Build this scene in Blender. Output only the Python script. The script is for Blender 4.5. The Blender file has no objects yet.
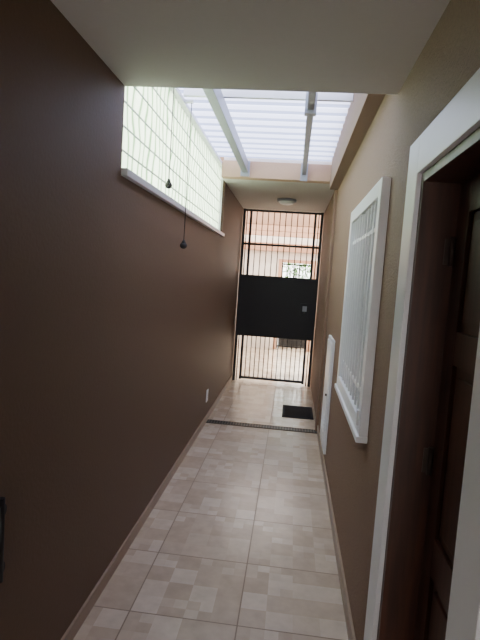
import bpy, bmesh, math, random
from mathutils import Vector, Matrix
random.seed(4)

# ---------------- materials ----------------
def new_mat(name):
    m = bpy.data.materials.new(name); m.use_nodes = True
    nt = m.node_tree; b = nt.nodes["Principled BSDF"]
    return m, nt, b
def mk(name, col, rough=0.6, metal=0.0, bump=0.0, scale=40, var=0.0, spec=None):
    m, nt, b = new_mat(name)
    b.inputs["Roughness"].default_value = rough
    b.inputs["Metallic"].default_value = metal
    if spec is not None: b.inputs["Specular IOR Level"].default_value = spec
    tc = nt.nodes.new("ShaderNodeTexCoord")
    n = nt.nodes.new("ShaderNodeTexNoise"); n.inputs["Scale"].default_value = scale
    n.inputs["Detail"].default_value = 5
    nt.links.new(tc.outputs["Object"], n.inputs["Vector"])
    mix = nt.nodes.new("ShaderNodeMix"); mix.data_type = 'RGBA'
    mix.inputs[6].default_value = (*[c*(1-var) for c in col], 1)
    mix.inputs[7].default_value = (*[min(1, c*(1+var)) for c in col], 1)
    nt.links.new(n.outputs["Fac"], mix.inputs[0])
    nt.links.new(mix.outputs[2], b.inputs["Base Color"])
    if bump:
        bp = nt.nodes.new("ShaderNodeBump"); bp.inputs["Strength"].default_value = bump
        bp.inputs["Distance"].default_value = 0.01
        nt.links.new(n.outputs["Fac"], bp.inputs["Height"]); nt.links.new(bp.outputs[0], b.inputs["Normal"])
    return m

M_left = mk("left_wall_brown", (0.130, 0.074, 0.044), 0.6, bump=0.12, scale=70, var=0.06)
M_right = mk("right_wall_texture", (0.245, 0.150, 0.098), 0.7, bump=0.8, scale=110, var=0.2)
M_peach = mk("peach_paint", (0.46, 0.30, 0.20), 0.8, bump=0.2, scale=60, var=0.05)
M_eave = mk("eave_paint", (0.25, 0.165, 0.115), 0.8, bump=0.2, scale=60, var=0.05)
M_pyard = mk("yard_peach_paint", (0.50, 0.28, 0.18), 0.8, bump=0.2, scale=60, var=0.05)
M_yard = mk("yard_plaster", (0.74, 0.67, 0.60), 0.8, bump=0.2, scale=60, var=0.05)
M_ceil = mk("ceiling_white", (0.56, 0.53, 0.495), 0.9, bump=0.05, scale=30, var=0.02)
M_white = mk("white_enamel", (0.76, 0.76, 0.78), 0.35, var=0.02, scale=10)
M_black = mk("black_iron", (0.012, 0.012, 0.014), 0.5, metal=0.2, bump=0.1, scale=90, var=0.2)
M_gray = mk("galvanised_steel", (0.30, 0.31, 0.35), 0.45, metal=0.4, var=0.05)
M_base = mk("baseboard_tile", (0.34, 0.245, 0.175), 0.4, var=0.08, scale=12)
M_cord = mk("dark_cord", (0.03, 0.028, 0.025), 0.7)
M_steel = mk("hinge_steel", (0.10, 0.08, 0.07), 0.4, metal=0.9)
M_pot = mk("dark_planter", (0.03, 0.03, 0.03), 0.7)
M_mat = mk("doormat_rubber", (0.015, 0.015, 0.017), 0.9, bump=1.0, scale=250, var=0.4)
M_leaf = mk("leaves", (0.14, 0.36, 0.09), 0.5, var=0.5, scale=8)
M_glassw = mk("window_pane_frosted", (0.24, 0.25, 0.27), 0.25, var=0.03)
M_came = mk("glazing_strip", (0.48, 0.54, 0.46), 0.4, var=0.03)
M_frost = mk("lamp_glass", (0.8, 0.8, 0.78), 0.3)

# wood door
m, nt, b = new_mat("dark_red_wood"); M_wood = m
tc = nt.nodes.new("ShaderNodeTexCoord"); mp = nt.nodes.new("ShaderNodeMapping")
mp.inputs["Scale"].default_value = (14, 14, 1.2)
n = nt.nodes.new("ShaderNodeTexNoise"); n.inputs["Scale"].default_value = 3; n.inputs["Detail"].default_value = 8
cr = nt.nodes.new("ShaderNodeValToRGB")
cr.color_ramp.elements[0].position = .3; cr.color_ramp.elements[0].color = (0.040, 0.015, 0.009, 1)
cr.color_ramp.elements[1].position = .7; cr.color_ramp.elements[1].color = (0.090, 0.031, 0.018, 1)
nt.links.new(tc.outputs["Object"], mp.inputs[0]); nt.links.new(mp.outputs[0], n.inputs["Vector"])
nt.links.new(n.outputs["Fac"], cr.inputs[0]); nt.links.new(cr.outputs[0], b.inputs["Base Color"])
b.inputs["Roughness"].default_value = .45

# floor tiles
TS = 0.51; JX = -0.135; JY = 2.68
def tile_mat(name, c1, c2, c3, grout):
    m, nt, b = new_mat(name)
    N = nt.nodes.new; L = nt.links.new
    tc = N("ShaderNodeTexCoord"); sep = N("ShaderNodeSeparateXYZ"); L(tc.outputs["Object"], sep.inputs[0])
    def math_(op, a, bb=None, cc=None):
        q = N("ShaderNodeMath"); q.operation = op
        for i, v in enumerate((a, bb, cc)):
            if v is None: continue
            if isinstance(v, (int, float)): q.inputs[i].default_value = v
            else: L(v, q.inputs[i])
        return q.outputs[0]
    ux = math_('DIVIDE', math_('SUBTRACT', sep.outputs[0], JX), TS)
    uy = math_('DIVIDE', math_('SUBTRACT', sep.outputs[1], JY), TS)
    def edge(u):
        f = math_('FRACT', u)
        return math_('MINIMUM', f, math_('SUBTRACT', 1.0, f))
    e = math_('MINIMUM', edge(ux), edge(uy))
    g = math_('LESS_THAN', e, 0.0065)
    def cell(k, off):
        cx = math_('FLOOR', math_('MULTIPLY', math_('ADD', ux, off), k)); cy = math_('FLOOR', math_('MULTIPLY', math_('ADD', uy, off), k))
        cmb = N("ShaderNodeCombineXYZ"); L(cx, cmb.inputs[0]); L(cy, cmb.inputs[1]); cmb.inputs[2].default_value = k
        w = N("ShaderNodeTexWhiteNoise"); w.noise_dimensions = '3D'; L(cmb.outputs[0], w.inputs["Vector"])
        return w.outputs["Value"]
    a = cell(4, 0.0); c = cell(8, 0.0)
    pick = math_('GREATER_THAN', cell(4, 10.0), 0.75)
    mx = N("ShaderNodeMix"); mx.data_type = 'FLOAT'; L(pick, mx.inputs[0]); L(a, mx.inputs[2]); L(c, mx.inputs[3])
    r = N("ShaderNodeValToRGB"); r.color_ramp.elements[0].color = (*c1, 1); r.color_ramp.elements[1].color = (*c3, 1)
    el = r.color_ramp.elements.new(.5); el.color = (*c2, 1)
    L(mx.outputs[0], r.inputs[0])
    ns = N("ShaderNodeTexNoise"); ns.inputs["Scale"].default_value = 16; ns.inputs["Detail"].default_value = 8
    L(tc.outputs["Object"], ns.inputs["Vector"])
    mm = N("ShaderNodeMix"); mm.data_type = 'RGBA'; mm.blend_type = 'MULTIPLY'; mm.inputs[0].default_value = .4
    L(r.outputs[0], mm.inputs[6])
    bw = N("ShaderNodeRGBToBW"); L(ns.outputs["Color"], bw.inputs[0]); L(bw.outputs[0], mm.inputs[7])
    fin = N("ShaderNodeMix"); fin.data_type = 'RGBA'; L(g, fin.inputs[0]); L(mm.outputs[2], fin.inputs[6]); fin.inputs[7].default_value = (*grout, 1)
    L(fin.outputs[2], b.inputs["Base Color"])
    rr = math_('ADD', math_('MULTIPLY', g, .5), .24); L(rr, b.inputs["Roughness"])
    bp = N("ShaderNodeBump"); bp.inputs["Strength"].default_value = .3; bp.inputs["Distance"].default_value = .002
    L(math_('SUBTRACT', 1.0, g), bp.inputs["Height"]); L(bp.outputs[0], b.inputs["Normal"])
    return m
M_floor = tile_mat("floor_tiles", (0.61, 0.475, 0.345), (0.67, 0.53, 0.395), (0.78, 0.65, 0.51), (0.25, 0.18, 0.12))

def translucent(name, col, stripes=False):
    m = bpy.data.materials.new(name); m.use_nodes = True; nt = m.node_tree
    nt.nodes.clear(); N = nt.nodes.new; L = nt.links.new
    out = N("ShaderNodeOutputMaterial"); tr = N("ShaderNodeBsdfTranslucent"); gl = N("ShaderNodeBsdfDiffuse")
    ms = N("ShaderNodeMixShader"); ms.inputs[0].default_value = .15
    L(tr.outputs[0], ms.inputs[1]); L(gl.outputs[0], ms.inputs[2]); L(ms.outputs[0], out.inputs[0])
    tc = N("ShaderNodeTexCoord")
    if stripes:
        wv = N("ShaderNodeTexWave"); wv.wave_type = 'BANDS'; wv.bands_direction = 'Y'
        wv.inputs["Scale"].default_value = 3.2; wv.inputs["Distortion"].default_value = 6.0
        wv.inputs["Detail"].default_value = 1.0; wv.inputs["Detail Scale"].default_value = 1.2
        L(tc.outputs["Object"], wv.inputs["Vector"])
        r = N("ShaderNodeValToRGB"); r.color_ramp.elements[0].position = 0.0; r.color_ramp.elements[0].color = (col[0]*.30, col[1]*.44, col[2]*.30, 1)
        r.color_ramp.elements[1].position = .30; r.color_ramp.elements[1].color = (*col, 1)
        L(wv.outputs["Fac"], r.inputs[0]); L(r.outputs[0], tr.inputs[0]); L(r.outputs[0], gl.inputs[0])
    else:
        n = N("ShaderNodeTexNoise"); n.inputs["Scale"].default_value = 3
        L(tc.outputs["Object"], n.inputs["Vector"])
        mx = N("ShaderNodeMix"); mx.data_type = 'RGBA'
        mx.inputs[6].default_value = (*[c*.9 for c in col], 1); mx.inputs[7].default_value = (*col, 1)
        L(n.outputs["Fac"], mx.inputs[0]); L(mx.outputs[2], tr.inputs[0]); L(mx.outputs[2], gl.inputs[0])
    return m
M_poly = translucent("polycarbonate", (0.17, 0.20, 0.33))
M_poly_lit = translucent("polycarbonate_rib_lit", (0.46, 0.50, 0.70))  # ribs whiter than the flats: the sheet's self-shading put into the colour
M_reed = translucent("reeded_glass", (0.86, 0.94, 0.82), True)

# ---------------- builder ----------------
class B:
    def __init__(s, name):
        s.name = name; s.bm = bmesh.new(); s.mats = []
    def mi(s, mat):
        if mat not in s.mats: s.mats.append(mat)
        return s.mats.index(mat)
    def box(s, x0, x1, y0, y1, z0, z1, mat, bev=0.0):
        i = s.mi(mat)
        t = bmesh.new(); r = bmesh.ops.create_cube(t, size=1)
        for v in t.verts:
            v.co = Vector(((x0+x1)/2+v.co.x*(x1-x0), (y0+y1)/2+v.co.y*(y1-y0), (z0+z1)/2+v.co.z*(z1-z0)))
        if bev > 0: bmesh.ops.bevel(t, geom=t.edges[:], offset=bev, segments=2, affect='EDGES', profile=.7)
        for f in t.faces: f.material_index = i
        me = bpy.data.meshes.new("t"); t.to_mesh(me); t.free(); s.bm.from_mesh(me); bpy.data.meshes.remove(me)
    def cyl(s, p0, p1, r, mat, seg=16, r2=None):
        i = s.mi(mat); p0 = Vector(p0); p1 = Vector(p1); d = p1-p0
        t = bmesh.new(); bmesh.ops.create_cone(t, cap_ends=True, segments=seg, radius1=r, radius2=r if r2 is None else r2, depth=d.length)
        q = d.to_track_quat('Z', 'Y').to_matrix().to_4x4()
        bmesh.ops.transform(t, matrix=Matrix.Translation((p0+p1)/2) @ q, verts=t.verts[:])
        for f in t.faces: f.material_index = i; f.smooth = len(f.verts) == 4
        me = bpy.data.meshes.new("t"); t.to_mesh(me); t.free(); s.bm.from_mesh(me); bpy.data.meshes.remove(me)
    def sph(s, c, r, mat, sz=(1, 1, 1)):
        i = s.mi(mat); t = bmesh.new(); bmesh.ops.create_uvsphere(t, u_segments=20, v_segments=12, radius=r)
        for v in t.verts: v.co = Vector((c[0]+v.co.x*sz[0], c[1]+v.co.y*sz[1], c[2]+v.co.z*sz[2]))
        for f in t.faces: f.material_index = i; f.smooth = True
        me = bpy.data.meshes.new("t"); t.to_mesh(me); t.free(); s.bm.from_mesh(me); bpy.data.meshes.remove(me)
    def done(s):
        me = bpy.data.meshes.new(s.name); s.bm.to_mesh(me); s.bm.free()
        for m in s.mats: me.materials.append(m)
        o = bpy.data.objects.new(s.name, me); bpy.context.scene.collection.objects.link(o); return o

XL, XR = -0.832, 0.387
YG = 7.6      # gate
# ---------------- shell ----------------
o = B("floor"); o.box(-1.9, 1.6, -2.4, 14, -0.1, 0, M_floor); o.done()

w = B("wall_left")
w.box(XL-.2, XL, -2.2, 2.3, 0, 2.95, M_left)
w.box(XL-.2, XL, 2.3, 5.6, 0, 2.03, M_left)
w.box(XL-.2, XL, 5.6, 7.9, 0, 2.95, M_left)
w.done()

w = B("wall_right")
DY0, DY1, DZ = 1.0, 1.66, 1.96
WY0, WY1, WZ0, WZ1 = 2.32, 3.36, .97, 2.0
w.box(XR, XR+.2, -2.2, DY0, 0, 2.95, M_right)
w.box(XR, XR+.2, DY0, DY1, DZ, 2.95, M_right)
w.box(XR, XR+.2, DY1, WY0, 0, 2.95, M_right)
w.box(XR, XR+.2, WY0, WY1, 0, WZ0, M_right)
w.box(XR, XR+.2, WY0, WY1, WZ1, 2.95, M_right)
w.box(XR, XR+.2, WY1, 7.9, 0, 2.95, M_right)
w.done()
# wall behind the camera with an unseen doorway opening added for fill light
w = B("wall_back")
w.box(XL-.2, XL+.36, -2.4, -2.2, 0, 2.95, M_right); w.box(XR-.26, XR+.2, -2.4, -2.2, 0, 2.95, M_right)
w.box(XL+.36, XR-.26, -2.4, -2.2, 2.05, 2.95, M_right); w.done()

c = B("ceiling"); c.box(XL, XR, -2.2, 2.3, 2.43, 2.95, M_ceil); c.done()
c = B("ceiling_far"); c.box(XL, XR, 5.42, 7.9, 2.63, 2.95, M_ceil); c.done()
c = B("ceiling_beam"); c.box(XL, XR, 5.30, 5.42, 2.63, 2.80, M_peach, .004); c.done()
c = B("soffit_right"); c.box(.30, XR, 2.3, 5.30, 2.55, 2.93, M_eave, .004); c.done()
c = B("pilaster"); c.box(.36, XR, 5.32, 5.48, 0, 2.63, M_right, .004); c.done()

bb = B("baseboard_left"); bb.box(XL, XL+.012, -2.2, 7.55, 0, .075, M_base, .002); bb.done()
bb = B("baseboard_right")
bb.box(XR-.012, XR, 1.81, 5.30, 0, .075, M_base, .002); bb.box(XR-.012, XR, -2.2, .85, 0, .075, M_base, .002); bb.done()

# ---------------- left high window ----------------
w = B("window_1")
w.box(XL-.06, XL-.04, 2.3, 5.6, 2.06, 2.76, M_reed)
w.box(XL-.12, XL+.03, 2.3, 5.62, 2.03, 2.065, M_white, .004)
w.box(XL-.10, XL+.0, 2.3, 5.6, 2.755, 2.785, M_white, .004)
for z in (2.17, 2.285, 2.40, 2.515, 2.63):
    w.box(XL-.042, XL-.036, 2.3, 5.6, z-.004, z+.004, M_came)
for y in (2.31, 5.58):
    w.box(XL-.08, XL-.02, y-.012, y+.012, 2.06, 2.76, M_white)
w.done()

# ---------------- skylight ----------------
s = B("skylight_roof_sheet"); i = s.mi(M_poly); i2 = s.mi(M_poly_lit)
y = 2.2; pitch = .18; prof = []
while y < 5.30:
    prof += [(y, 2.837, i), (y+.07, 2.837, i2), (y+.09, 2.862, i2), (y+.16, 2.862, i2)]
    y += pitch
prev = None
for (yy, zz, mi_) in prof:
    a = s.bm.verts.new((XL-.15, yy, zz)); b_ = s.bm.verts.new((.299, yy, zz))
    if prev: s.bm.faces.new((prev[0], prev[1], b_, a)).material_index = prev[2]
    prev = (a, b_, mi_)
s.done()
r = B("skylight_rafter"); r.box(-.615, -.55, 2.302, 5.298, 2.68, 2.78, M_gray, .004)
r.box(-.63, -.535, 5.275, 5.298, 2.64, 2.80, M_gray, .003); r.done()
r = B("skylight_rafter"); r.box(.005, .05, 2.302, 5.298, 2.68, 2.78, M_gray, .004)
r.box(-.01, .065, 5.275, 5.298, 2.62, 2.80, M_gray, .003)
r.box(-.01, .065, 3.30, 3.36, 2.66, 2.79, M_gray, .003); r.done()
for y in (2.6, 3.42):
    r = B("skylight_purlin"); r.box(XL+.002, .298, y, y+.03, 2.787, 2.835, M_white, .002); r.done()

# ---------------- pull cords ----------------
CX = XL+.045
for (y, zt, r1) in ((3.0, 2.135, .022), (3.50, 1.81, .026)):
    p = B("blind_pull_cord")
    p.cyl((CX, y, 2.775), (CX, y, zt), .003, M_cord, 8)
    p.cyl((CX, y, zt+.02), (CX, y, zt-.01), .006, M_cord, 12, r1*.8)
    p.sph((CX, y, zt-.02), r1, M_cord, (1, 1, .9))
    p.box(XL+.001, CX+.01, y-.012, y+.012, 2.765, 2.783, M_white)
    p.done()

# ---------------- door right ----------------
t = B("trim_1")
X0 = XR-.026
t.box(X0, XR, DY1, DY1+.14, 0, 2.08, M_white, .005)
t.box(X0, XR, DY0-.14, DY0, 0, 2.08, M_white, .005)
t.box(X0, XR, DY0, DY1, DZ, 2.08, M_white, .005)
t.done()
d = B("door_1")
d.box(XR-.01, XR+.19, DY1-.03, DY1, 0, DZ, M_wood, .002)
d.box(XR-.01, XR+.19, DY0, DY0+.03, 0, DZ, M_wood, .002)
d.box(XR-.01, XR+.19, DY0+.03, DY1-.03, DZ-.03, DZ, M_wood, .002)
xa, xb = .49, .54; ya, yb = DY0+.03, DY1-.03
d.box(xa+.012, xb, ya, yb, 0.005, DZ-.03, M_wood)
for (p, q) in ((ya, ya+.10), (yb-.10, yb)):
    d.box(xa, xa+.02, p, q, 0.005, DZ-.03, M_wood, .003)
zs = [0.005, .18, .72, .84, 1.38, 1.48, DZ-.13, DZ-.03]
for k in range(0, 8, 2):
    d.box(xa, xa+.02, ya+.1, yb-.1, zs[k], zs[k+1], M_wood, .003)
for k in (1, 3, 5):
    d.box(xa+.004, xa+.02, ya+.13, yb-.13, zs[k]+.03, zs[k+1]-.03, M_wood, .006)
for z in (.35, 1.05, 1.72):
    d.cyl((xa-.008, yb-.006, z-.045), (xa-.008, yb-.006, z+.045), .009, M_steel)
    d.box(xa-.03, xa-.004, yb-.003, yb+.002, z-.04, z+.04, M_steel)
d.cyl((xa, ya+.05, 1.0), (xa-.05, ya+.05, 1.0), .009, M_steel)
d.box(xa-.058, xa-.045, ya+.04, ya+.16, .99, 1.01, M_steel, .003)
d.box(xa-.006, xa, ya+.03, ya+.07, .90, 1.08, M_steel, .002)
d.done()

# ---------------- window right ----------------
w = B("window_2")
fx0, fx1 = XR-.04, XR+.06
y0, y1, z0, z1 = 2.25, 3.42, .91, 2.07; ft = .075
w.box(fx0, XR, y0, y0+ft, z0, z1, M_white, .005)
w.box(fx0, XR, y1-ft, y1, z0, z1, M_white, .005)
w.box(fx0, XR, y0+ft, y1-ft, z1-ft, z1, M_white, .005)
w.box(fx0, XR, y0+ft, y1-ft, z0, z0+ft, M_white, .005)
w.box(fx0-.012, XR, y0-.005, y1+.005, z0-.02, z0+.008, M_white, .004)
w.box(XR+.055, XR+.075, WY0, WY1, WZ0, WZ1, M_glassw)
for (a, b2) in ((WY0, WY0+.05), (WY1-.05, WY1), (2.815, 2.865)):
    w.box(XR+.02, XR+.055, a, b2, WZ0, WZ1, M_white, .003)
w.box(XR+.02, XR+.055, WY0+.05, WY1-.05, WZ0, WZ0+.05, M_white, .003)
w.box(XR+.02, XR+.055, WY0+.05, WY1-.05, WZ1-.05, WZ1, M_white, .003)
nb = 10
for k in range(nb):
    y = WY0+.05 + (WY1-WY0-.10)*k/(nb-1)
    w.box(XR-.028, XR-.016, y-.009, y+.009, z0+ft, z1-ft, M_white, .003)
for z in (WZ0+.12, WZ1-.14):
    w.box(XR-.024, XR-.014, WY0, WY1, z-.01, z+.01, M_white, .002)
w.box(fx0-.012, fx0, y0+.03, y0+.06, z0+.05, z0+.12, M_white, .003)
w.done()

# ---------------- utility cabinet ----------------
u = B("utility_cabinet")
u.box(XR-.022, XR-.0005, 4.18, 4.66, .15, 1.12, M_white, .005)
u.box(XR-.030, XR-.020, 4.21, 4.63, .18, 1.09, M_white, .004)
for k in range(5):
    z = .30+.035*k; u.box(XR-.035, XR-.028, 4.28, 4.56, z, z+.014, M_white, .002)
u.cyl((XR-.030, 4.24, .65), (XR-.044, 4.24, .65), .010, M_steel)
u.done()

# ---------------- gate ----------------
g = B("iron_gate")
gx0, gx1 = XL+.012, XR-.012
def bar(x, z0, z1, r=.007): g.box(x-r, x+r, YG-r, YG+r, z0, z1, M_black)
for x in (gx0+.02, gx1-.02): g.box(x-.02, x+.02, YG-.02, YG+.02, 0, 2.62, M_black, .003)
for x in (-.70, .26): g.box(x-.018, x+.018, YG-.02, YG+.02, 0.03, 2.60, M_black, .003)
for z in (2.60, 2.10, 1.62, .72): g.box(gx0, gx1, YG-.018, YG+.018, z-.016, z+.016, M_black, .002)
g.box(-.70, .26, YG-.018, YG+.018, .04, .075, M_black, .002)
g.box(gx0, gx1, YG-.026, YG-.018, .72, 1.62, M_black, .002)
x = -.70+.087
while x < .25:
    bar(x, 1.62, 2.60); x += .0873
x = -.70+.068
while x < .25:
    bar(x, .06, .72); x += .0685
bar(-.76, .0, .72); bar(-.76, 1.62, 2.6); bar(.31, 0, .72); bar(.31, 1.62, 2.6)
g.box(.14, .26, YG-.05, YG-.026, 1.08, 1.26, M_black, .004)
g.box(.17, .235, YG-.056, YG-.05, 1.14, 1.22, M_gray, .002)
g.cyl((.20, YG-.05, 1.12), (.20, YG-.10, 1.12), .008, M_steel)
g.done()

# ---------------- small stuff ----------------
dr = B("floor_drain_grate")
dr.box(XL+.012, XR-.001, 5.24, 5.245, 0, .007, M_steel); dr.box(XL+.012, XR-.001, 5.345, 5.35, 0, .007, M_steel)
dr.box(XL+.012, XR-.001, 5.245, 5.345, 0, .002, M_black)
x = XL+.03
while x < XR-.02:
    dr.box(x, x+.010, 5.245, 5.345, .002, .006, M_steel); x += .03
dr.done()
mt = B("doormat"); mt.box(-.01, .36, 5.76, 6.30, 0, .012, M_mat, .004)
for k in range(12): mt.box(.02, .33, 5.79+k*.042, 5.80+k*.042+.012, .010, .016, M_mat, .002)
mt.done()
so = B("wall_socket"); so.box(XL+.0005, XL+.008, 5.21, 5.31, .23, .36, M_white, .003)
so.box(XL+.008, XL+.011, 5.235, 5.285, .255, .335, M_white, .002)
for z in (.275, .295, .315): so.cyl((XL+.008, 5.26, z), (XL+.0115, 5.26, z), .004, M_black, 8)
so.done()
l = B("ceiling_lamp")
l.cyl((-.16, 6.6, 2.60), (-.16, 6.6, 2.63), .125, M_gray, 32)
l.sph((-.16, 6.6, 2.60), .105, M_frost, (1, 1, .4)); l.done()
h = B("grab_handle")
h.cyl((XL, 1.35, .86), (XL+.03, 1.35, .86), .022, M_black)
h.cyl((XL, 1.35, .68), (XL+.03, 1.35, .68), .022, M_black)
h.cyl((XL+.026, 1.35, .64), (XL+.026, 1.35, .90), .010, M_black); h.done()

# ---------------- yard past the gate ----------------
w = B("wall_yard_left"); w.box(-1.7, -1.5, 7.9, 14, 0, 2.8, M_yard); w.box(-1.7, XL-.2, 7.75, 7.9, 0, 2.8, M_yard); w.done()
w = B("wall_yard_right"); w.box(1.2, 1.4, 7.9, 14, 0, 2.8, M_yard); w.box(XR+.2, 1.4, 7.75, 7.9, 0, 2.8, M_yard); w.done()
w = B("wall_yard_far")
w.box(-1.5, -.28, 11.4, 11.6, 0, 2.75, M_yard); w.box(.42, 1.2, 11.4, 11.6, 0, 2.75, M_yard)
w.box(-.28, .42, 11.4, 11.6, 1.98, 2.75, M_yard); w.done()
t = B("trim_2"); t.box(-.35, -.28, 11.36, 11.4, 0, 2.05, M_pyard); t.box(.42, .49, 11.36, 11.4, 0, 2.05, M_pyard); t.box(-.28, .42, 11.36, 11.4, 1.98, 2.05, M_pyard)
t.box(-1.5, 1.2, 11.34, 11.4, 2.22, 2.40, M_pyard, .004); t.done()
f = B("yard_gate")
for x in (-.265, .405): f.box(x-.015, x+.015, 11.61, 11.64, 0, 1.97, M_black)
for z in (.05, .95, 1.95): f.box(-.265, .405, 11.61, 11.64, z-.015, z+.015, M_black)
x = -.265+.0957
while x < .40: f.box(x-.007, x+.007, 11.618, 11.632, .05, 1.95, M_black); x += .0957
f.done()
for y in (8.5, 9.6, 10.7):
    p = B("pergola_beam"); p.box(-1.5, 1.2, y, y+.10, 2.50, 2.75, M_pyard, .004); p.done()
p = B("potted_shrub")
p.box(-.24, .38, 11.85, 12.15, 0, .32, M_pot, .01)
i = p.mi(M_leaf)
for k in range(700):
    th = random.uniform(0, 6.28); rr = math.sqrt(random.random()); zz = random.uniform(.35, 2.0)
    c = Vector((.07+.36*rr*math.cos(th), 12.0+.25*rr*math.sin(th), zz))
    d1 = Vector((random.gauss(0, 1), random.gauss(0, 1), random.gauss(0, 1))).normalized()*.05
    d2 = d1.cross(Vector((random.gauss(0, 1), random.gauss(0, 1), 1))).normalized()*.02
    vs = [p.bm.verts.new(c+q) for q in (-d1, d2, d1, -d2)]
    p.bm.faces.new(vs).material_index = i
for k in range(6): p.cyl((.07+random.uniform(-.1, .1), 12, .3), (.07+random.uniform(-.25, .25), 12+random.uniform(-.1, .1), 1.9), .01, M_pot, 8)
p.done()

# ---------------- light ----------------
wd = bpy.data.worlds.new("World"); bpy.context.scene.world = wd; wd.use_nodes = True
bg = wd.node_tree.nodes["Background"]; bg.inputs[0].default_value = (.98, .965, .94, 1); bg.inputs[1].default_value = 10.0
sd = bpy.data.lights.new("sun", 'SUN'); sd.energy = 11; sd.angle = math.radians(2); sd.color = (1, .95, .87)
so = bpy.data.objects.new("sun", sd); bpy.context.scene.collection.objects.link(so)
so.rotation_euler = Vector((.40, .22, -1)).to_track_quat('-Z', 'Y').to_euler()

# ---------------- camera ----------------
psi = math.radians(5.73); th = math.radians(4.97); r = 0.068
right0 = Vector((math.cos(psi), math.sin(psi), 0))
F = Vector((-math.sin(psi)*math.cos(th), math.cos(psi)*math.cos(th), -math.sin(th)))
U0 = right0.cross(F)
X = right0*math.cos(r)+U0*math.sin(r); Y = -right0*math.sin(r)+U0*math.cos(r); Z = -F
M = Matrix((X, Y, Z)).transposed().to_4x4(); M.translation = Vector((0, 0, 1.6))
cd = bpy.data.cameras.new("camera"); cd.lens = 28.125; cd.sensor_width = 36; cd.clip_start = .02
co = bpy.data.objects.new("camera", cd); bpy.context.scene.collection.objects.link(co); co.matrix_world = M
bpy.context.scene.camera = co
